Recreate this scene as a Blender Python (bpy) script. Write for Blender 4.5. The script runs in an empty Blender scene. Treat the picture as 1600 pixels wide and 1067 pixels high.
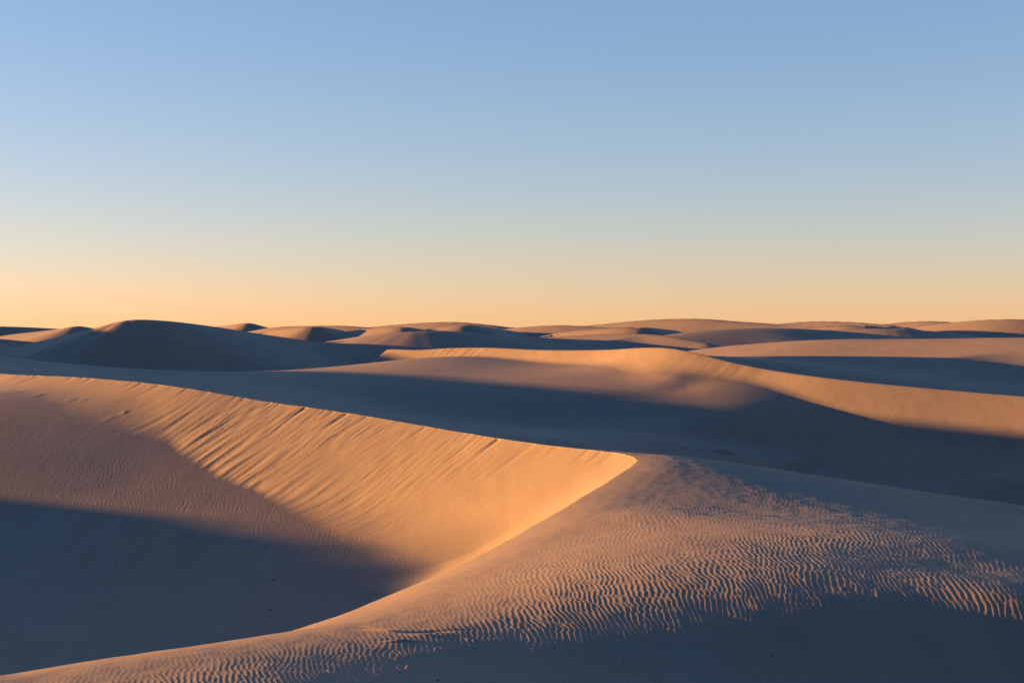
import bpy, math, os
import numpy as np

# ------------------------------------------------------------------ camera, sky, sun, exposure
C = bpy.context.scene.collection
sc = bpy.context.scene
LENS = 50.0
F = 1600 * LENS / 36.0            # focal length in photograph pixels
HY = 516.0                        # row of the true horizon
PITCH = math.atan((533.5 - HY) / F)
cam_d = bpy.data.cameras.new("camera")
cam_d.lens = LENS
cam_d.sensor_width = 36.0
cam_d.clip_start = 0.1
cam_d.clip_end = 20000.0
cam = bpy.data.objects.new("camera", cam_d)
cam.location = (0, 0, 0)          # world z is measured from the eye
cam.rotation_euler = (math.pi / 2 - PITCH, 0, 0)
C.objects.link(cam)
sc.camera = cam

SUN_EL = 4.0
SUN_AZ = -80.0                    # degrees to the right of the view direction
world = bpy.data.worlds.new("World")
sc.world = world
world.use_nodes = True
wn = world.node_tree
sky = wn.nodes.new("ShaderNodeTexSky")
sky.sky_type = 'NISHITA'
sky.sun_disc = False
sky.sun_elevation = math.radians(SUN_EL)
sky.sun_rotation = math.radians(SUN_AZ)
sky.altitude = 0
sky.air_density = 1.0
sky.dust_density = 0.0
sky.ozone_density = 2.0
# the photograph's grading of the sky: one power and one gain per channel, the same in every direction
sky_sep = wn.nodes.new("ShaderNodeSeparateColor")
sky_com = wn.nodes.new("ShaderNodeCombineColor")
wn.links.new(sky.outputs[0], sky_sep.inputs[0])
for ch, (power, gain) in enumerate([(1.0, 0.602), (0.80, 0.63), (0.72, 0.877)]):
    p_ = wn.nodes.new("ShaderNodeMath")
    p_.operation = 'POWER'
    p_.inputs[1].default_value = power
    g_ = wn.nodes.new("ShaderNodeMath")
    g_.operation = 'MULTIPLY'
    g_.inputs[1].default_value = gain
    wn.links.new(sky_sep.outputs[ch], p_.inputs[0])
    wn.links.new(p_.outputs[0], g_.inputs[0])
    wn.links.new(g_.outputs[0], sky_com.inputs[ch])
wn.links.new(sky_com.outputs[0], wn.nodes["Background"].inputs[0])
wn.nodes["Background"].inputs[1].default_value = 0.05

sun_d = bpy.data.lights.new("sun", 'SUN')
sun_d.energy = 5.0
sun_d.angle = math.radians(0.55)
sun_d.color = (1.0, 0.405, 0.08)
sun = bpy.data.objects.new("sun", sun_d)
sun.rotation_euler = (math.radians(90 - SUN_EL), 0, math.radians(-SUN_AZ) + math.pi)
sun.location = (-60, 0, 30)
C.objects.link(sun)

vs = sc.view_settings
vs.view_transform = 'Standard'
vs.look = 'None'
vs.gamma = 1.0
vs.use_curve_mapping = False
vs.exposure = 3.3

QUICK = os.environ.get("QUICKMESH") == "1"

# ------------------------------------------------------------------ small maths helpers
def world_pt(px, py, Y):
    """a point seen at photograph pixel (px,py) that stands Y metres ahead"""
    u = (px - 800.0) / F
    v = -(py - 533.5) / F
    cp, sp = math.cos(PITCH), math.sin(PITCH)
    fy = cp + v * sp
    fz = -sp + v * cp
    return (u / fy * Y, Y, fz / fy * Y)

def pts(lst):
    out = []
    for p in lst:
        if p[0] == 'w':
            out.append(p[1:4])
        else:
            out.append(world_pt(*p))
    return np.array(out, float)

def spline(P, step):
    """Catmull-Rom through the points, resampled about every `step` metres"""
    P = np.vstack([2 * P[0] - P[1], P, 2 * P[-1] - P[-2]])
    res = []
    for i in range(1, len(P) - 2):
        p0, p1, p2, p3 = P[i - 1], P[i], P[i + 1], P[i + 2]
        n = max(2, int(np.linalg.norm((p2 - p1)[:2]) / step))
        t0 = 0.0
        t1 = t0 + np.linalg.norm(p1 - p0) ** .5
        t2 = t1 + np.linalg.norm(p2 - p1) ** .5
        t3 = t2 + np.linalg.norm(p3 - p2) ** .5
        t = np.linspace(t1, t2, n, endpoint=False)[:, None]
        A1 = (t1 - t) / (t1 - t0) * p0 + (t - t0) / (t1 - t0) * p1
        A2 = (t2 - t) / (t2 - t1) * p1 + (t - t1) / (t2 - t1) * p2
        A3 = (t3 - t) / (t3 - t2) * p2 + (t - t2) / (t3 - t2) * p3
        B1 = (t2 - t) / (t2 - t0) * A1 + (t - t0) / (t2 - t0) * A2
        B2 = (t3 - t) / (t3 - t1) * A2 + (t - t1) / (t3 - t1) * A3
        res.append((t2 - t) / (t2 - t1) * B1 + (t - t1) / (t2 - t1) * B2)
    res.append(P[-2][None])
    return np.vstack(res)

class TPS:
    def __init__(self, P, lam=0.0):
        self.P = P[:, :2].copy()
        n = len(P)
        K = self._k(self.P, self.P) + lam * np.eye(n)
        Q = np.hstack([np.ones((n, 1)), self.P])
        A = np.zeros((n + 3, n + 3))
        A[:n, :n] = K
        A[:n, n:] = Q
        A[n:, :n] = Q.T
        b = np.zeros(n + 3)
        b[:n] = P[:, 2]
        s = np.linalg.solve(A, b)
        self.w, self.a = s[:n], s[n:]
    @staticmethod
    def _k(A, B):
        d2 = (A[:, None, 0] - B[None, :, 0]) ** 2 + (A[:, None, 1] - B[None, :, 1]) ** 2
        return 0.5 * d2 * np.log(d2 + 1e-9)
    def __call__(self, x, y):
        out = np.empty(len(x))
        for i in range(0, len(x), 40000):
            q = np.stack([x[i:i + 40000], y[i:i + 40000]], 1)
            out[i:i + 40000] = self._k(q, self.P) @ self.w + self.a[0] + q @ self.a[1:]
        return out

def nearest_on(poly, x, y):
    """distance, index and fraction of the nearest place on a polyline, and the side (+ = left of travel)"""
    n = len(x)
    best = np.full(n, 1e18)
    idx = np.zeros(n, int)
    fr = np.zeros(n)
    side = np.zeros(n)
    for i in range(len(poly) - 1):
        ax, ay = poly[i, 0], poly[i, 1]
        dx, dy = poly[i + 1, 0] - ax, poly[i + 1, 1] - ay
        L2 = dx * dx + dy * dy + 1e-12
        t = ((x - ax) * dx + (y - ay) * dy) / L2
        np.clip(t, 0, 1, out=t)
        ex = x - ax - t * dx
        ey = y - ay - t * dy
        d2 = ex * ex + ey * ey
        m = d2 < best
        best[m] = d2[m]
        idx[m] = i
        fr[m] = t[m]
        side[m] = np.sign(dx * ey - dy * ex)[m]
    return np.sqrt(best), idx, fr, side

def in_poly(poly, x, y):
    ins = np.zeros(len(x), bool)
    j = len(poly) - 1
    for i in range(len(poly)):
        xi, yi, xj, yj = poly[i][0], poly[i][1], poly[j][0], poly[j][1]
        if yi != yj:
            c = ((yi > y) != (yj > y)) & (x < (xj - xi) * (y - yi) / (yj - yi) + xi)
            ins ^= c
        j = i
    return ins

def smax(a, b, k):
    h = np.clip(0.5 + 0.5 * (a - b) / k, 0, 1)
    return b + (a - b) * h + k * h * (1 - h)

def sstep(x, a, b):
    t = np.clip((x - a) / (b - a), 0, 1)
    return t * t * (3 - 2 * t)

def _h(ix, iy, seed):
    v = (ix.astype(np.int64) * 374761393 + iy.astype(np.int64) * 668265263 + seed * 974711) & 0x7fffffff
    v = ((v ^ (v >> 13)) * 1274126177) & 0x7fffffff
    v = v ^ (v >> 16)
    return (v & 0xffff) / 65535.0 * 2 * math.pi

def perlin(x, y, seed=0):
    x0 = np.floor(x)
    y0 = np.floor(y)
    fx, fy = x - x0, y - y0
    u = fx * fx * fx * (fx * (fx * 6 - 15) + 10)
    v = fy * fy * fy * (fy * (fy * 6 - 15) + 10)
    def g(ox, oy):
        a = _h(x0 + ox, y0 + oy, seed)
        return np.cos(a) * (fx - ox) + np.sin(a) * (fy - oy)
    return ((g(0, 0) * (1 - u) + g(1, 0) * u) * (1 - v) + (g(0, 1) * (1 - u) + g(1, 1) * u) * v) * 1.5

# ------------------------------------------------------------------ the near dune: crest of its slip face
crest_near = [('w', -46, -6, 0.2), ('w', -30, 1, -1.0), ('w', -15, 6.8, -1.9), ('w', -8, 9.6, -2.35),
              (0, 1035, 11), (100, 1020, 11.6), (200, 1007, 12.2), (300, 996, 13), (400, 982, 13.8), (500, 958, 15.2),
              (600, 920, 17.5), (700, 880, 20.5), (780, 842, 23.5), (850, 803, 26.2), (920, 765, 29.3), (960, 741, 31.4),
              (985, 724, 33), (994, 715, 34.3)]
crest_far = [(986, 709.5, 35.5), (960, 705, 36.7), (850, 695, 39.4), (700, 672, 43), (560, 648, 46.2), (400, 625, 49.6),
             (330, 613, 51), (250, 601, 52.8), (130, 590, 56), (0, 584, 60), ('w', -29, 69.5, -1.55), ('w', -38, 79, -1.15),
             ('w', -48, 91, -0.35), ('w', -58, 104, 0.65), ('w', -70, 118, 1.0)]
CR = spline(pts(crest_near + crest_far), 0.25)

# ground outside the bowl (windward dune back, valley behind it, low rise beyond)
T_pts = pts([
    # dune back, ripple field
    (1000, 800, 24.6), (1200, 850, 18.2), (1400, 900, 15.3), (1600, 940, 14.3), (1000, 850, 19.1), (1500, 850, 18.5), (1600, 850, 19.8), (1300, 940, 14.25), (1000, 940, 14.2),
    (1600, 900, 15.8), (1500, 890, 16.2), (1600, 872, 17.6), (900, 900, 15.8), (1300, 800, 26.3), (1450, 800, 28), (640, 1000, 12.4), (1000, 1000, 12.95), (1300, 1000, 13.35), (1600, 1000, 13.65), (700, 1000, 12.5),
    (0, 1067, 10.0), (450, 1067, 9.9), (700, 1067, 10.7), (1000, 1067, 11.6), (1300, 1067, 12.3), (1600, 1067, 12.9),
    (1150, 760, 29.9), (1080, 735, 32), (1150, 800, 25.6), ('w', 10, 15, -3.1), ('w', 14, 30, -4.7),
    (1080, 715, 35.2), (1200, 731, 35), (1300, 746, 35.2), (1400, 761, 34.7), (1500, 776, 34.2), (1600, 790, 33.7),
    ('w', 0, 0, -1.72), ('w', 3, 3, -1.95), ('w', -3, 3, -1.8), ('w', 10, 8, -3.0), ('w', 20, 20, -4.6), ('w', 20, 0, -3.4), ('w', -10, -15, -1.4),
    ('w', 30, 35, -7.2), ('w', 10, -20, -2.5), ('w', 40, 0, -5),
    # valley behind
    (900, 692, 62), ('w', 5.5, 58, -6.2), ('w', 11, 56, -7.6), ('w', 18, 52, -8.6), ('w', 26, 47, -9.2), (700, 668, 64), ('w', 36, 48, -9.4),
    # low rise beyond the valley
    (560, 640, 74), (600, 590, 101), (700, 600, 97), (830, 600, 95.5), (920, 600, 94.2), (1000, 602, 92.8), (1075, 604.5, 91.8), (1110, 607.5, 90.6),
    (700, 620, 92), (830, 620, 90.8), (920, 620, 89.8), (1000, 620, 89.3), (1075, 621.2, 88.5), (700, 640, 88), (830, 640, 87.5), (920, 640, 86.5), (1000, 641, 86), (1075, 642, 85.3),
    (830, 662, 83), (1000, 664, 82), (1140, 655, 83), (1200, 696, 80), (1300, 705, 79), (1400, 722, 77), (1500, 738, 75), (1600, 752, 71), (1050, 700, 72), (1130, 706, 75), ('w', 14, 70, -8.0), ('w', 22, 66, -9.2), ('w', 30, 60, -9.6),
    (1040, 568, 98.3), (1075, 588, 94.0), (1000, 576, 98.6), (1000, 590, 95.3), (1055, 590, 93.8), (920, 590, 97.0),
    (1000, 564, 100.8), (920, 571, 104.2), (850, 569, 109), (760, 561, 114), (700, 557, 117), (660, 559, 118), (600, 566, 115),
    (540, 575, 112), (470, 582, 108), (405, 584, 104), (300, 583, 100), (162, 579, 96), (80, 570, 95), (0, 559, 94), ('w', -42, 100, -1.2),
    (0, 572, 80), (200, 588, 84), (400, 602, 84), (300, 600, 74),
    ('w', -30, 128, -4.4), ('w', -5, 134, -4.2), ('w', 20, 128, -4.6), ('w', 45, 110, -5.2), ('w', -60, 135, -3.2), ('w', 60, 80, -6), ('w', 70, 40, -6),
    ('w', -100, 160, -4), ('w', 0, 170, -4.6), ('w', 100, 150, -5)])
bowl_cut = CR[::8]
T = TPS(np.vstack([T_pts, bowl_cut]), 0.002)

floor_prof = [(62, -2.35), (58, -2.2), (54.5, -2.28), (51.5, -2.78), (48.5, -3.55), (46, -4.25), (44, -4.75), (42, -5.15), (40, -5.5), (38, -5.75), (36, -5.9), (33, -6.0),
              (28, -5.95), (24, -5.75), (20, -5.4), (16, -4.8), (12, -4.2)]
floor_pts = np.array([(X_, Y_, Z_ + (float(np.interp(Y_, [33, 39], [0.0, 0.034])) if X_ > -8 else 0.02) * (X_ + 8) + 0.06 + (0.0 if Y_ < 49 else -0.04 * max(0, -X_ - 0.4 * Y_)))
                      for Y_, Z_ in floor_prof for X_ in (-50, -30, -20, -12, -5, 1)], float)
FL = TPS(floor_pts, 0.01)

CRz = T(CR[:, 0], CR[:, 1])
bowl_poly = np.vstack([CR[:, :2], [[-130, 130]], [[-130, -40]]])
CRs = np.concatenate([[0], np.cumsum(np.linalg.norm(np.diff(CR[:, :2], axis=0), axis=1))])
i_apex = int(np.argmax(np.where(CR[:, 1] > 20, CR[:, 0] / CR[:, 1], -9)))
S_APEX = CRs[i_apex]

# ------------------------------------------------------------------ ridges of the other dunes (crest pixel, crest pixel, metres ahead)
def ridge(name, label, crest, near, far, rnd=0.5, end=0.25, step=1.2, bumps=0.0, smooth=7):
    P = spline(pts(crest), step)
    if smooth > 1:
        w = np.hanning(smooth + 2)[1:-1]
        pad = np.vstack([np.repeat(P[:1], smooth // 2, 0), P, np.repeat(P[-1:], smooth // 2, 0)])
        P = np.stack([np.convolve(pad[:, c], w / w.sum(), 'valid') for c in range(3)], 1)
    if P[:, 1].mean() > 240:
        near *= 1.35
    ln = np.concatenate([[0], np.cumsum(np.hypot(*np.diff(P[:, :2], axis=0).T))])
    return dict(name=name, label=label, P=P, len=ln, near=near, far=far, rnd=rnd, end=end, bumps=bumps)

RIDGES = [
    ridge("sand_dune", "long mid-distance dune with a sunlit slip face and wavy crest behind the shaded valley",
          [(606, 546.3, 128.2), (614, 545.6, 127.8), (650, 547, 125.5), (700, 544, 123), (760, 543.3, 119.5), (850, 547, 113.5), (950, 546.5, 107), (1000, 543.5, 102.5), (1030, 543.2, 100.5),
           (1060, 546, 98.7), (1100, 555, 96.8), (1130, 563, 95.5), (1200, 577.5, 93), (1300, 591.5, 89.5), (1400, 602, 87), (1500, 611, 85), (1600, 619.5, 83), (1750, 632, 80)],
          0.55, 0.22, 0.12, end=0.8, step=0.7, bumps=0.09, smooth=3),
    ridge("sand_dune", "shaded dune with the tallest pointed peak on the left of the skyline",
          [('w', -68, 152, -2.9), (0, 546, 148), (100, 525, 143), (160, 511.5, 139.5), (190, 501.5, 138), (207, 498.6, 138), (250, 500.5, 140), (300, 506, 145), (350, 513, 151), (400, 521, 157), (450, 528, 162),
           (500, 534.5, 166), (550, 540, 169), (590, 544.5, 171)],
          0.34, 0.25, 1.1, smooth=5),
    ridge("sand_dune", "broad sunlit dune on the right with a row of scuff marks along its top",
          [(1060, 551, 158), (1130, 541, 153), (1180, 537, 150), (1230, 533, 147), (1300, 530, 143), (1400, 529.5, 139), (1500, 528.5, 135), (1600, 527, 131), (1800, 526, 124)],
          0.20, 0.2, 1.0, bumps=0.07),
    ridge("sand_dune", "made-up low dune whose dark face stands in for shadow below the broad sunlit dune on the right",  # added ridge: its crest follows the shadow edge, its averted face gives the shade
          [(1090, 566, 108), (1175, 557, 110), (1240, 556, 113), (1300, 556, 116), (1400, 557, 120), (1500, 559, 123), (1600, 561.5, 126), (1800, 566, 132)],
          0.16, 0.15, 0.8),
    ridge("sand_dune", "low dune with a lit left flank and a dark blue right side in the middle distance",
          [(470, 540, 176), (540, 529.5, 172), (600, 520.5, 168), (650, 517.8, 166), (720, 518.5, 170), (800, 525, 178), (900, 530, 186), (1000, 533, 195)],
          0.22, 0.2, 1.0),
    ridge("sand_dune", "small lens-shaped lit dune beyond the dark band in the middle",
          [(800, 532, 205), (880, 525, 203), (940, 522, 200), (1000, 521.5, 196), (1040, 524.5, 191), (1075, 531, 186), (1110, 537, 182)],
          0.22, 0.2, 0.6),
    ridge("sand_dune", "rounded purple dune with a wide dark foot right of the middle",
          [(1000, 531, 212), (1060, 521, 215), (1120, 514, 220), (1190, 511.5, 222), (1270, 514, 224), (1350, 520, 224), (1440, 529, 222)],
          0.18, 0.2, 4.0, step=0.6, smooth=41),
    # skyline
    ridge("sand_dune", "far skyline dune with a small dark lee notch right of the tall peak",
          [(230, 519, 345), (300, 514, 336), (345, 509.5, 330), (375, 505.5, 324), (388, 504.6, 320), (400, 507, 330), (415, 511, 340)], 0.3, 0.3, 0.5),
    ridge("sand_dune", "low far dune with two bright spurs left of the middle",
          [(390, 518, 300), (430, 511, 294), (470, 509.5, 288), (530, 508.6, 281), (570, 511, 277), (610, 516, 272)], 0.25, 0.25, 0.8),
    ridge("sand_dune", "rounded far skyline dune left of the middle",
          [(560, 513, 350), (620, 507, 342), (690, 503, 333), (720, 503.2, 330), (760, 507, 325), (800, 511.5, 322), (850, 517, 330)], 0.25, 0.25, 1.0),
    ridge("sand_dune", "low far dune in front of the rounded middle skyline dune",
          [(590, 522, 268), (640, 516, 265), (690, 511, 262), (725, 507.5, 258), (760, 511, 270), (800, 517, 280)], 0.25, 0.25, 0.6),
    ridge("sand_dune", "low pale far dune in the middle of the skyline",
          [(740, 521, 300), (790, 514, 292), (840, 509.3, 286), (880, 508, 282), (930, 510.5, 277), (990, 516, 270)], 0.22, 0.25, 1.2),
    ridge("sand_dune", "widest and highest far skyline dune right of the middle",
          [(840, 517, 345), (900, 510.5, 338), (950, 505.5, 332), (1000, 500.8, 326), (1050, 498.2, 320), (1105, 498.4, 312), (1150, 502, 306), (1200, 505.3, 300), (1270, 511, 292)], 0.2, 0.25, 1.5),
    ridge("sand_dune", "flat-topped far dune right of the widest skyline dune",
          [(1150, 514, 310), (1210, 507, 304), (1240, 503.8, 300), (1265, 502, 296), (1300, 502.1, 291), (1340, 503.6, 286), (1375, 506.5, 281), (1420, 512, 274)], 0.22, 0.25, 0.8),
    ridge("sand_dune", "small dark-footed far dune between two skyline dunes on the right",
          [(1340, 512, 352), (1380, 506, 345), (1420, 502.8, 342), (1460, 501.6, 335), (1495, 504, 330), (1540, 510, 322)], 0.2, 0.25, 1.0),
    ridge("sand_dune", "far skyline dune at the right edge",
          [(1400, 513, 318), (1460, 507, 308), (1500, 502.6, 300), (1540, 499.6, 294), (1575, 498.6, 290), (1620, 499.5, 287), (1700, 504, 284), (1800, 510, 280)], 0.2, 0.25, 1.2),
    ridge("sand_dune", "far dune with a crest running down to a dark hollow on the right",
          [(1230, 521, 262), (1300, 514.5, 256), (1360, 512.5, 252), (1410, 513.3, 250), (1450, 516.5, 252), (1490, 521, 256), (1530, 527, 262)], 0.18, 0.5, 0.4),
    ridge("sand_dune", "dark far dune at the left edge of the skyline",
          [('w', -150, 285, -0.5), (-60, 509, 292), (0, 509.8, 296), (30, 510.6, 300), (80, 513, 310), (130, 516, 320)], 0.25, 0.25, 1.0),
    ridge("sand_dune", "small lit far dune with a dark lee left of the tall peak",
          [(-30, 532, 232), (15, 523, 226), (60, 518, 220), (100, 513, 215), (117, 509.4, 212), (140, 512, 222), (165, 515.5, 232)], 0.3, 0.3, 0.4),
    ridge("sand_dune", "low dark far dune behind the left flank of the tall peak",
          [('w', -120, 190, -1.0), (-40, 527, 196), (30, 532, 200), (90, 538, 204)], 0.2, 0.2, 0.6),
    ridge("sand_dune", "small bright spur on the far sand left of the rounded middle skyline dune",
          [(540, 518, 258), (575, 513.5, 252), (610, 511, 247), (632, 510.6, 244), (648, 512.5, 252), (668, 516, 262)], 0.3, 0.4, 0.3),
    ridge("sand_dune", "thin lit far crest in front of the flat-topped dune on the right",
          [(1235, 514, 276), (1280, 509.5, 271), (1320, 507.6, 267), (1350, 508, 265), (1375, 510, 272), (1400, 513, 280)], 0.28, 0.45, 0.3),
    ridge("sand_dune", "low sharp-crested far dune below the widest skyline dune",
          [(870, 519.5, 246), (920, 514.5, 241), (965, 511.5, 237), (1000, 511, 234), (1028, 513, 242), (1060, 517, 252)], 0.28, 0.45, 0.3),
    ridge("sand_dune", "small pointed far dune just right of the dark notched one",
          [(420, 517, 262), (455, 512.5, 256), (490, 510.2, 251), (503, 510.5, 256), (525, 514, 266)], 0.3, 0.5, 0.3),
    # outside the frame on the left: the dunes that throw the long shadows
    ridge("sand_dune", "dune outside the frame across the hollow on the left",
          [('w', -52, -22, -1.2), ('w', -49, -5, -1.2), ('w', -47, 10, -1.4), ('w', -46, 20, -1.8), ('w', -46, 27, -2.2), ('w', -46, 36, -2.6), ('w', -46, 40, -2.75), ('w', -46, 44, -2.65), ('w', -46, 48, -2.75), ('w', -46, 53, -3.4)], 0.3, 0.3, 1.0),
    ridge("sand_dune", "dune outside the frame beyond the hollow on the left",
          [('w', -92, 126, 1.6), ('w', -82, 136, 2.6), ('w', -74, 145, 2.6), ('w', -69, 153, 1.6)], 0.4, 0.3, 1.0),
]

def ridge_h(R, x, y):
    P = R['P']
    d, i, f, sd = nearest_on(P, x, y)
    zc = P[i, 2] * (1 - f) + P[np.minimum(i + 1, len(P) - 1), 2] * f
    # every crest runs left to right: the viewer's side is to the right of travel
    endc = ((i == 0) & (f <= 0)) | ((i == len(P) - 2) & (f >= 1))
    s = np.where(sd < 0, R['near'], R['far'])
    s = np.where(endc, R['end'], s)
    r = R['rnd']
    h = zc - s * (np.sqrt(d * d + r * r) - r)
    if R['bumps']:
        L = R['len'][i] + f * np.hypot(*(P[np.minimum(i + 1, len(P) - 1), :2] - P[i, :2]).T)
        m = sd < 0
        g = np.clip(perlin(L[m] * 1.3, d[m] * 0.2, 70) + 0.6 * perlin(L[m] * 3.1, d[m] * 0.35, 71), -0.6, 1)
        g *= sstep(perlin(L[m] * 0.09, d[m] * 0 + .5, 72), 0.05, 0.4)
        h[m] -= R['bumps'] * g * sstep(d[m], 0.0, 0.5) * np.exp(-d[m] / 3.5)
    return h

# ------------------------------------------------------------------ ripples: band-passed noise whose phase gives the crests
RX0, RY0, RDX = -20.0, 6.0, 0.0072
RNX, RNY = (600, 600) if QUICK else (3072, 3072)
if QUICK:
    RDX = 0.02
def make_ripples(lam, ang, dlam, dang, seed):
    rng = np.random.default_rng(seed)
    n = rng.standard_normal((RNY, RNX))
    kx = np.fft.fftfreq(RNX, RDX)[None, :]
    ky = np.fft.fftfreq(RNY, RDX)[:, None]
    k = np.hypot(kx, ky)
    a = np.arctan2(ky, kx)
    da = (a - ang + math.pi) % (2 * math.pi) - math.pi
    G = np.exp(-0.5 * ((k - 1 / lam) * lam / dlam) ** 2) * np.exp(-0.5 * (da / dang) ** 2)
    return np.fft.ifft2(np.fft.fft2(n) * G)
RIP = make_ripples(0.057, math.radians(-9), 0.10, 0.16, 5)
RIP /= np.abs(RIP).mean()

def ripple_at(x, y):
    """height 0..1 of the ripple profile; the patch repeats only outside the frame"""
    gsc = (15.0 / np.maximum(y, 8.0)) ** 0.62
    wx = 4 + (x - 4) * gsc + 0.10 * perlin(x * 0.9, y * 0.5, 3) + 0.011 * perlin(x * 8.1, y * 6.0, 4) * (1 - 0.8 * sstep(y, 16, 28))
    wy = y * 0.8 + 0.12 * perlin(x * .7, y * .7, 9)
    gx = ((wx - RX0) / RDX) % RNX
    gy = ((wy - RY0) / RDX) % RNY
    x0 = np.floor(gx).astype(int)
    y0 = np.floor(gy).astype(int)
    fx, fy = gx - x0, gy - y0
    x1, y1 = (x0 + 1) % RNX, (y0 + 1) % RNY
    x0 %= RNX
    y0 %= RNY
    v = (RIP[y0, x0] * (1 - fx) + RIP[y0, x1] * fx) * (1 - fy) + (RIP[y1, x0] * (1 - fx) + RIP[y1, x1] * fx) * fy
    ph = np.angle(v)
    # steeper on one flank, narrow crest, wide trough
    ph = ph + 0.35 * np.sin(ph)
    c = 0.5 + 0.5 * np.cos(ph)
    prof = 0.55 * c + 0.45 * c ** 3
    return prof * np.clip(np.abs(v) * 1.6, 0.15, 1.0)

# ------------------------------------------------------------------ the whole ground as one height function
MARKS = [(-13.85, 50.8, 0.14, 0.08, 0.9, 0.024), (-14.2, 50.3, 0.45, 0.07, 1.0, 0.010), (-19.2, 55.1, 0.4, 0.08, 0.7, 0.018), (-18.0, 54.0, 0.3, 0.08, 0.6, 0.02),
         (-16.4, 52.9, 0.25, 0.08, 0.8, 0.018), (-15.9, 52.7, 0.2, 0.08, 0.8, 0.016),
         (9.2, 73.0, 0.8, 0.3, 0.5, -0.12), (9.3, 73.5, 0.8, 0.25, 0.5, 0.14), (11.1, 74.6, 0.8, 0.3, 0.7, -0.12), (11.2, 75.1, 0.8, 0.25, 0.7, 0.14), (26.5, 77.4, 0.4, 0.2, 0.9, -0.15), (15.3, 75.2, 2.6, 0.7, 0.9, -0.35),
         (-0.97, 12.33, 0.13, 0.05, 0.35, 0.020), (-0.77, 12.68, 0.16, 0.06, -0.25, 0.016), (-1.17, 13.0, 0.22, 0.05, -0.7, 0.014), (-1.30, 13.25, 0.2, 0.05, -0.7, -0.012),
         (-0.56, 13.0, 0.2, 0.05, -0.3, 0.012), (-0.37, 12.58, 0.12, 0.05, -0.5, 0.014), (-0.72, 12.95, 0.3, 0.06, 0.25, -0.016)]
N_R = len(RIDGES)
ID_NEAR, ID_VALLEY, ID_PLAIN = N_R, N_R + 1, N_R + 2

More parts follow.
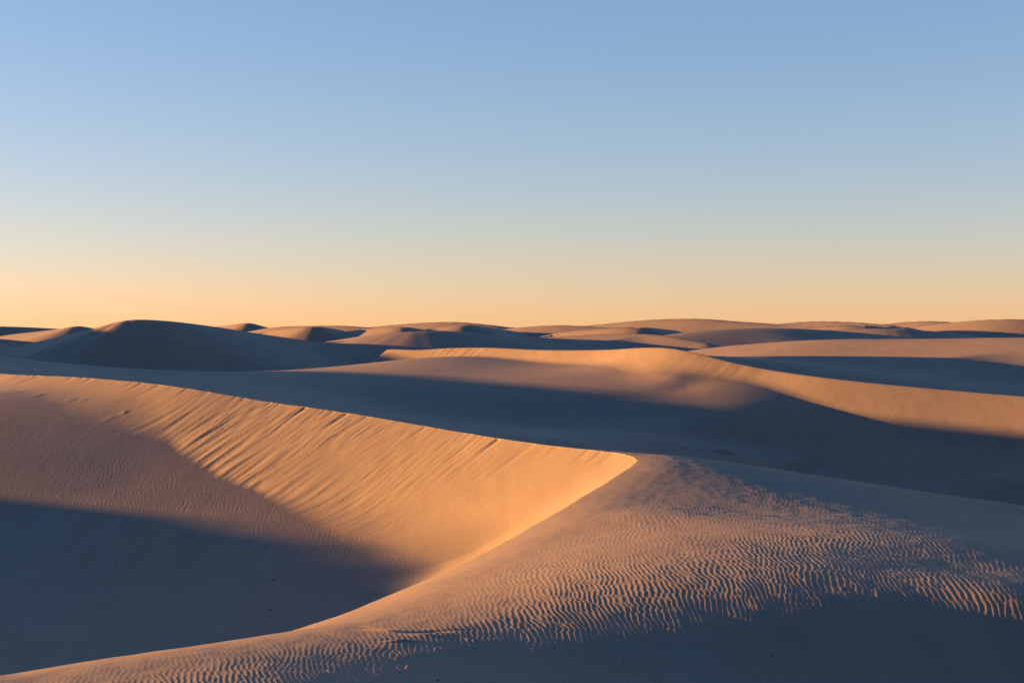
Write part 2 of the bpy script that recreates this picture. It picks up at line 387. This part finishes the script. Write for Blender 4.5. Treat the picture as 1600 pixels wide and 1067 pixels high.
def ground(x, y):
    """height and the dune each point belongs to"""
    n = len(x)
    r = np.hypot(x, y)
    base = -4.6 + 0.5 * perlin(x / 60, y / 45, 21) + 0.35 * perlin(x / 23, y / 19, 22)
    dn = 1.0 - np.abs(perlin(x / 95 + 3, y / 60, 31))
    base += 3.0 * sstep(dn, 0.55, 1.0) * sstep(r, 120, 400) * 0.8 - 1.6 * sstep(r, 350, 900)
    z = base.copy()
    ident = np.full(n, ID_PLAIN)
    # near surfaces
    near = (np.abs(x) < 110) & (y > -40) & (y < 175)
    xi, yi = x[near], y[near]
    t = T(xi, yi)
    wgt = sstep(np.maximum.reduce([np.abs(xi) / 105, (yi - 75) / 95, (-yi) / 40]), 0.72, 1.0)
    zi = t * (1 - wgt) + base[near] * wgt
    di = np.where(wgt > 0.6, ID_PLAIN, np.where(yi > 58 + 0.0 * xi, ID_VALLEY, ID_NEAR))
    # valley line between the near dune and the rise behind it
    di = np.where((di == ID_VALLEY) & (yi < 66 - 0.30 * xi) & (xi > -60), ID_NEAR, di)
    di = np.where((di == ID_NEAR) & (yi > 66 - 0.30 * xi), ID_VALLEY, di)
    # the bowl and its slip face
    b = in_poly(bowl_poly, xi, yi)
    xb, yb = xi[b], yi[b]
    d, i, f, sd = nearest_on(CR, xb, yb)
    zc = CRz[i] * (1 - f) + CRz[i + 1] * f
    s = CRs[i] * (1 - f) + CRs[i + 1] * f
    q = s - S_APEX                                    # metres along the crest from the tip, + on the far arm
    slope = 0.61 - 0.13 * sstep(q, 3, 20) - 0.06 * sstep(q, 22, 36)
    fl = FL(xb, yb)
    sh0 = np.maximum(0.10 * (1 - sstep(q, -8, -2)), 0.07 * (1 - sstep(q, 0.5, 5)))
    slip = zc - sh0 - slope * d
    # avalanche tongues and gullies down the slip face
    act = sstep(q, 2, 13) * (1 - 0.75 * sstep(q, 22, 26)) * sstep(d, 0.0, 0.6)
    sq = q + 0.10 * perlin(q * .9, d * .5, 40)
    st = 0.22 * perlin(sq * 3.4, d * 0.3 + 7, 41) + 0.42 * perlin(sq * 8.5, d * 1.0 + 3, 42) + 0.34 * perlin(sq * 14, d * 1.0, 43)
    patch = 0.35 + 0.9 * sstep(perlin(q * .35, d * .35 + 1, 44), -0.25, 0.35)
    notch = np.clip(perlin(sq * 2.0, d * 0.05 + 2, 47) - 0.25, 0, 1) * (1 - sstep(d, 0.2, 2.0)) * sstep(q, 3, 8)
    slip += 0.026 * st * patch * act - 0.06 * notch
    # crumbled lip
    nick = np.clip(perlin(q * 3.3, q * 0 + .3, 48) + 0.5 * perlin(q * 8.0, q * 0 + .7, 49) - 0.12, 0, 1)
    slip -= 0.036 * nick * (1 - sstep(d, 0.05, 0.7)) * sstep(q, -3.5, -0.5)
    # tongues piled up at the foot
    lobe = 0.6 * perlin(sq * 2.3 + 3, d * 0.2, 45) + 0.6 * perlin(sq * 5.1, d * 0.3, 46)
    toe = sstep(q, 5, 14) * (1 - sstep(q, 21, 25))
    slip += (0.055 * lobe + 0.03) * toe * (1 - sstep(slip - fl, 0.05, 0.75))
    k = np.interp(q, [-8, -1, 5, 14, 21, 26], [0.35, 0.9, 0.9, 0.05, 0.05, 0.5])
    zb = smax(fl, slip, k)
    zi[b] = zb
    di[b] = ID_NEAR
    # soft shoulder along the near arm, outside the bowl
    o = (~b) & (xi > -30) & (xi < 20) & (yi < 60)
    xo, yo = xi[o], yi[o]
    d2, i2, f2, s2 = nearest_on(CR[::6], xo, yo)
    _cs = CRs[::6]
    q2 = _cs[i2] * (1 - f2) + _cs[np.minimum(i2 + 1, len(_cs) - 1)] * f2 - S_APEX
    sh = np.maximum(0.10 * (1 - sstep(q2, -8, -2)), 0.07 * (1 - sstep(q2, 0.5, 5))) * np.clip(1 - d2 / 1.1, 0, 1) ** 2
    zo = zi[o] - sh
    # ripples
    am = sstep(d2, 0.35, 2.6) * (1 - 0.72 * sstep(yo, 20, 31)) * (1 - 0.6 * sstep(yo, 34, 39))
    am *= 0.55 + 0.45 * sstep(perlin(xo * .35, yo * .22, 60), -0.4, 0.3)
    am *= (1 - sstep(xo - 0.05 * yo, 11, 15)) * (q2 < 3) * sstep(yo, 4, 8)
    rp = am > 0.001
    hr = np.zeros(len(xo))
    hr[rp] = ripple_at(xo[rp], yo[rp]) * am[rp]
    zo += 0.0040 * (hr - 0.3 * am) 
    zo += 0.006 * perlin(xo * 1.1, yo * .9, 61) + 0.003 * perlin(xo * 4, yo * 3, 62)
    zi[o] = zo
    # small mounds and scoops in the sand
    for mx_, my_, la, lb, rot, hh in MARKS:
        m = (np.abs(xi - mx_) < 3 * max(la, lb)) & (np.abs(yi - my_) < 3 * max(la, lb))
        if m.any():
            cx, cy = xi[m] - mx_, yi[m] - my_
            c_, s_ = math.cos(rot), math.sin(rot)
            zi[m] += hh * np.exp(-((cx * c_ + cy * s_) / la) ** 2 - ((-cx * s_ + cy * c_) / lb) ** 2)
    # fine ripples on the bowl floor
    flr = np.zeros(len(xi))
    zb2 = zi[b]
    af = sstep(fl - slip, 0.05, 0.5) * sstep(yb, 30, 36) * (1 - sstep(yb, 43, 50)) * sstep(xb, -19, -12)
    m = af > 0.01
    if m.any():
        zb2[m] += 0.0035 * ripple_at(xb[m] + 5, yb[m]) * af[m]
    zi[b] = zb2
    z[near] = zi
    ident[near] = di
    # ridges
    for j, R in enumerate(RIDGES):
        P = R['P']
        m = (x > P[:, 0].min() - 45) & (x < P[:, 0].max() + 45) & (y > P[:, 1].min() - 45) & (y < P[:, 1].max() + 45)
        if not m.any():
            continue
        h = ridge_h(R, x[m], y[m])
        zm = z[m]
        kk = 0.25 if j == 0 else 0.9
        z[m] = smax(h, zm, kk)
        dm = ident[m]
        dm[h > zm] = j
        ident[m] = dm
    return z, ident

# ------------------------------------------------------------------ polar ground mesh, finer where the photograph looks
def rows(spec):
    out = [spec[0][0]]
    for a, b, st in spec:
        n = max(1, int(round(math.log(b / a) / st)))
        out += list(a * (b / a) ** (np.arange(1, n + 1) / n))
    return np.array(out)

q_ = 3 if QUICK else 1
NC = 376 if QUICK else 1020        # columns across the picture, a multiple of 2
A0 = math.radians(21.0)
fine = np.linspace(-A0, A0, NC + 1)
side_n = 72
def side(n):
    t = np.linspace(0, 1, n + 1)[1:]
    return A0 + (math.pi - A0) * (0.25 * t + 0.75 * t ** 2)
sa = side(side_n)
near_ang = np.concatenate([-sa[::-1][1:], fine, sa])          # the last one closes the circle
far_ang = np.concatenate([-sa[::-1][1:], fine[::2], sa])

def crest_radius(L, ang):
    """distance of a crest from the eye in every direction (ends held)"""
    th = np.arctan2(L[:, 0], L[:, 1])
    rr = np.hypot(L[:, 0], L[:, 1])
    o = np.argsort(th)
    th, rr = th[o], rr[o]
    k = np.concatenate([[True], np.diff(th) > 1e-7])
    return np.interp(np.clip(ang, -A0, A0), th[k], rr[k])

def seg(n, p0, p1):
    """0..1 in n steps, geometric-like when p0 = p1 = 1, finer at the start (p0 > 1) or the end (p1 > 1)"""
    t = np.arange(1, n + 1) / n
    t = 1 - (1 - t) ** p1
    return t ** p0

def patch(ang, knots, ns, ps):
    """rings laid between the knot distances, so that whole rings run along the crests"""
    cols = [knots[0][None]]
    for a, b, n, (p0, p1) in zip(knots[:-1], knots[1:], ns, ps):
        t = seg(n, p0, p1)[:, None]
        cols.append(a[None] * (b / a)[None] ** t)
    Rg = np.vstack(cols)
    X = Rg * np.sin(ang)[None]
    Y = Rg * np.cos(ang)[None]
    Z, I = ground(X.ravel(), Y.ravel())
    return X, Y, Z.reshape(X.shape), I.reshape(X.shape)

one = np.ones(len(near_ang))
r1 = crest_radius(CR[: i_apex + 1], near_ang)
_w = np.hanning(33)[1:-1]
_rs = np.convolve(np.pad(r1, 15, mode='edge'), _w / _w.sum(), 'valid')       # ease the rings where the crest turns away
_b = np.clip((near_ang - math.atan((940 - 800) / F)) / 0.012, 0, 1)
r1 = r1 * (1 - _b) + _rs * _b
r2 = np.maximum(crest_radius(CR[i_apex:], near_ang), r1 + 0.8)
Xn, Yn, Zn, In = patch(near_ang, [one * 0.6, one * 6.0, np.minimum(one * 8.6, r1 - 1), r1, r2, np.maximum(one * 75, r2 + 4)],
                       [16, 20, 430 // q_, 400 // q_, 130 // q_], [(1, 1), (1, 1), (1, 1), (1, 1.6), (1.3, 1)])
onef = np.ones(len(far_ang))
r3 = crest_radius(RIDGES[1]['P'], far_ang)
_t = np.clip((far_ang + 0.150) / 0.055, 0, 1)
r3 = r3 * (1 - _t) + crest_radius(RIDGES[0]['P'], far_ang) * _t
near_end = np.concatenate([np.hypot(Xn[-1], Yn[-1])[:side_n - 1], np.hypot(Xn[-1], Yn[-1])[side_n - 1:side_n + NC:2], np.hypot(Xn[-1], Yn[-1])[side_n + NC:]])
r3 = np.maximum(r3, near_end + 3)
Xf, Yf, Zf, If = patch(far_ang, [near_end, r3, onef * 420, onef * 1200, onef * 9000], [240 // q_, 260 // q_, 20, 10],
                       [(1, 1.7), (1.1, 1), (1, 1), (1, 1)])
# weld: the odd columns of the last near ring sit half-way between their neighbours
c0 = side_n - 1
for c in range(c0 + 1, c0 + NC, 2):
    for A in (Xn, Yn, Zn):
        A[-1, c] = 0.5 * (A[-1, c - 1] + A[-1, c + 1])

QX, QI = [], []
verts = []
faces = []
fid = []
off = 0
for X, Y, Z, I in ((Xn, Yn, Zn, In), (Xf, Yf, Zf, If)):
    nr, nc = X.shape
    verts.append(np.stack([X.ravel(), Y.ravel(), Z.ravel()], 1))
    ii = np.arange(nr * nc).reshape(nr, nc) + off
    nx = np.roll(ii, -1, 1)
    faces.append(np.stack([ii[:-1], nx[:-1], nx[1:], ii[1:]], 2)[:, :, ::-1].reshape(-1, 4))
    fid.append(I[:-1].ravel())
    off += nr * nc
V = np.vstack(verts)
Fc = np.vstack(faces)
Fi = np.concatenate(fid)

# ------------------------------------------------------------------ sand
def sand_material():
    m = bpy.data.materials.new("sand")
    m.use_nodes = True
    nt = m.node_tree
    N, L = nt.nodes, nt.links
    b = N["Principled BSDF"]
    b.inputs["Roughness"].default_value = 0.65
    b.inputs["Specular IOR Level"].default_value = 0.27
    geo = N.new("ShaderNodeNewGeometry")
    def noise(scale, detail, stretch=None):
        n = N.new("ShaderNodeTexNoise")
        n.inputs["Scale"].default_value = scale
        n.inputs["Detail"].default_value = detail
        if stretch:
            mp = N.new("ShaderNodeMapping")
            mp.inputs["Scale"].default_value = stretch
            mp.inputs["Rotation"].default_value = (0, 0, math.radians(12))
            L.new(geo.outputs["Position"], mp.inputs["Vector"])
            L.new(mp.outputs["Vector"], n.inputs["Vector"])
        else:
            L.new(geo.outputs["Position"], n.inputs["Vector"])
        return n
    def spread(n, a, b_):
        r = N.new("ShaderNodeMapRange")
        r.inputs["From Min"].default_value = 0.3
        r.inputs["From Max"].default_value = 0.7
        r.inputs["To Min"].default_value = a
        r.inputs["To Max"].default_value = b_
        L.new(n.outputs["Fac"], r.inputs["Value"])
        return r
    def times(a, b_):
        k = N.new("ShaderNodeMix")
        k.data_type = 'RGBA'
        k.blend_type = 'MULTIPLY'
        k.inputs["Factor"].default_value = 1.0
        L.new(a, k.inputs["A"])
        L.new(b_, k.inputs["B"])
        return k.outputs["Result"]
    mx = N.new("ShaderNodeMix")
    mx.data_type = 'RGBA'
    mx.inputs["A"].default_value = (0.109, 0.097, 0.085, 1)
    mx.inputs["B"].default_value = (0.127, 0.113, 0.098, 1)
    L.new(spread(noise(0.22, 5), 0, 1).outputs["Result"], mx.inputs["Factor"])
    col = mx.outputs["Result"]
    col = times(col, spread(noise(1.0, 6, (2.2, 0.35, 1.0)), 0.93, 1.07).outputs["Result"])   # wind-sorted streaks of darker grains
    col = times(col, spread(noise(70, 4), 0.80, 1.20).outputs["Result"])                      # grain
    L.new(col, b.inputs["Base Color"])
    bump = N.new("ShaderNodeBump")
    bump.inputs["Strength"].default_value = 0.5
    bump.inputs["Distance"].default_value = 0.004
    L.new(noise(22, 6).outputs["Fac"], bump.inputs["Height"])
    bump2 = N.new("ShaderNodeBump")
    bump2.inputs["Strength"].default_value = 0.35
    bump2.inputs["Distance"].default_value = 0.006
    L.new(noise(1.0, 2, (9.0, 2.2, 1.0)).outputs["Fac"], bump2.inputs["Height"])
    L.new(bump2.outputs["Normal"], bump.inputs["Normal"])
    L.new(bump.outputs["Normal"], b.inputs["Normal"])
    return m
SAND = sand_material()

def add_ground(name, label, ids):
    sel = np.isin(Fi, ids)
    if not sel.any():
        return None
    f = Fc[sel]
    used, inv = np.unique(f, return_inverse=True)
    me = bpy.data.meshes.new(name)
    me.vertices.add(len(used))
    me.vertices.foreach_set("co", V[used].astype(np.float32).ravel())
    me.loops.add(f.size)
    me.loops.foreach_set("vertex_index", inv.astype(np.int32).ravel())
    me.polygons.add(len(f))
    me.polygons.foreach_set("loop_start", np.arange(0, f.size, 4, dtype=np.int32))
    me.polygons.foreach_set("use_smooth", np.ones(len(f), bool))
    me.update()
    me.validate()
    me.materials.append(SAND)
    o = bpy.data.objects.new(name, me)
    C.objects.link(o)
    o['kind'] = 'structure'
    if label:
        o['label'] = label
    return o

add_ground("sand_dune", "large foreground dune with rippled back and a glowing curved slip face around a dark hollow", [ID_NEAR])
add_ground("dune_valley", "smooth shaded sand valley rising to a lit hump behind the foreground dune", [ID_VALLEY])
add_ground("sand_plain", "low sand between and beyond the far dunes", [ID_PLAIN])
for j, R in enumerate(RIDGES):
    add_ground(R['name'], R['label'], [j])

# ------------------------------------------------------------------ a few dark pebbles lying on the sand
def stone_material():
    m = bpy.data.materials.new("dark_stone")
    m.use_nodes = True
    nt = m.node_tree
    b = nt.nodes["Principled BSDF"]
    b.inputs["Roughness"].default_value = 0.8
    n = nt.nodes.new("ShaderNodeTexNoise")
    n.inputs["Scale"].default_value = 40
    r = nt.nodes.new("ShaderNodeMix")
    r.data_type = 'RGBA'
    r.inputs["A"].default_value = (0.018, 0.016, 0.015, 1)
    r.inputs["B"].default_value = (0.05, 0.042, 0.036, 1)
    nt.links.new(n.outputs["Fac"], r.inputs["Factor"])
    nt.links.new(r.outputs["Result"], b.inputs["Base Color"])
    return m
STONE = stone_material()

def pebble(x, y, size, seed, label):
    rng = np.random.default_rng(seed)
    nu, nv = 9, 6
    vs_, fs_ = [], []
    for j in range(nv + 1):
        ph = math.pi * j / nv
        for i in range(nu):
            th = 2 * math.pi * i / nu
            k = 1 + 0.16 * math.sin(2 * th + seed) + 0.10 * math.sin(3 * ph + th * 2 + seed * 2) + rng.uniform(-.05, .05)
            vs_.append((size * 1.15 * k * math.sin(ph) * math.cos(th), size * 0.85 * k * math.sin(ph) * math.sin(th), size * 0.7 * k * math.cos(ph)))
    for j in range(nv):
        for i in range(nu):
            a, b_ = j * nu + i, j * nu + (i + 1) % nu
            fs_.append((a, a + nu, b_ + nu, b_))
    me = bpy.data.meshes.new("pebble")
    me.from_pydata(vs_, [], fs_)
    for p in me.polygons:
        p.use_smooth = True
    me.materials.append(STONE)
    o = bpy.data.objects.new("pebble", me)
    z = ground(np.array([x]), np.array([y]))[0][0]
    o.location = (x, y, z + size * 0.3)
    o.rotation_euler = (0.1, -0.15, seed * 1.7)
    C.objects.link(o)
    o['label'] = label
    o['category'] = 'stone'
    o['group'] = 'dark pebbles scattered over the sand'

for k_, (x_, y_, s_, l_) in enumerate([
        (-6.05, 38.2, 0.035, "small dark pebble just inside the upper shadow edge of the hollow"),
        (-6.48, 37.38, 0.030, "small dark pebble in the hollow, left of and below the shadow-edge pebble"),
        (-5.50, 36.12, 0.038, "rightmost dark pebble on the shaded hollow floor"),
        (-5.67, 33.71, 0.040, "dark pebble on the shaded floor halfway between hollow edge and foreground crest"),
        (-5.15, 30.28, 0.036, "dark pebble in the hollow closest to the foreground crest"),
        (-8.30, 35.78, 0.032, "lone dark pebble in the middle of the dark hollow"),
        (-9.92, 35.50, 0.036, "right pebble of the far-left pair in the dark hollow"),
        (-10.67, 35.60, 0.030, "leftmost dark pebble in the shaded hollow"),
        (2.34, 12.82, 0.013, "dark pebble on shaded sand near the bottom, right of the others in front"),
        (0.96, 12.22, 0.013, "dark pebble on shaded sand near the bottom centre"),
        (-0.56, 10.75, 0.015, "dark pebble at the bottom edge, left of centre")]):
    pebble(x_, y_, s_ * 0.65, k_ + 1, l_)
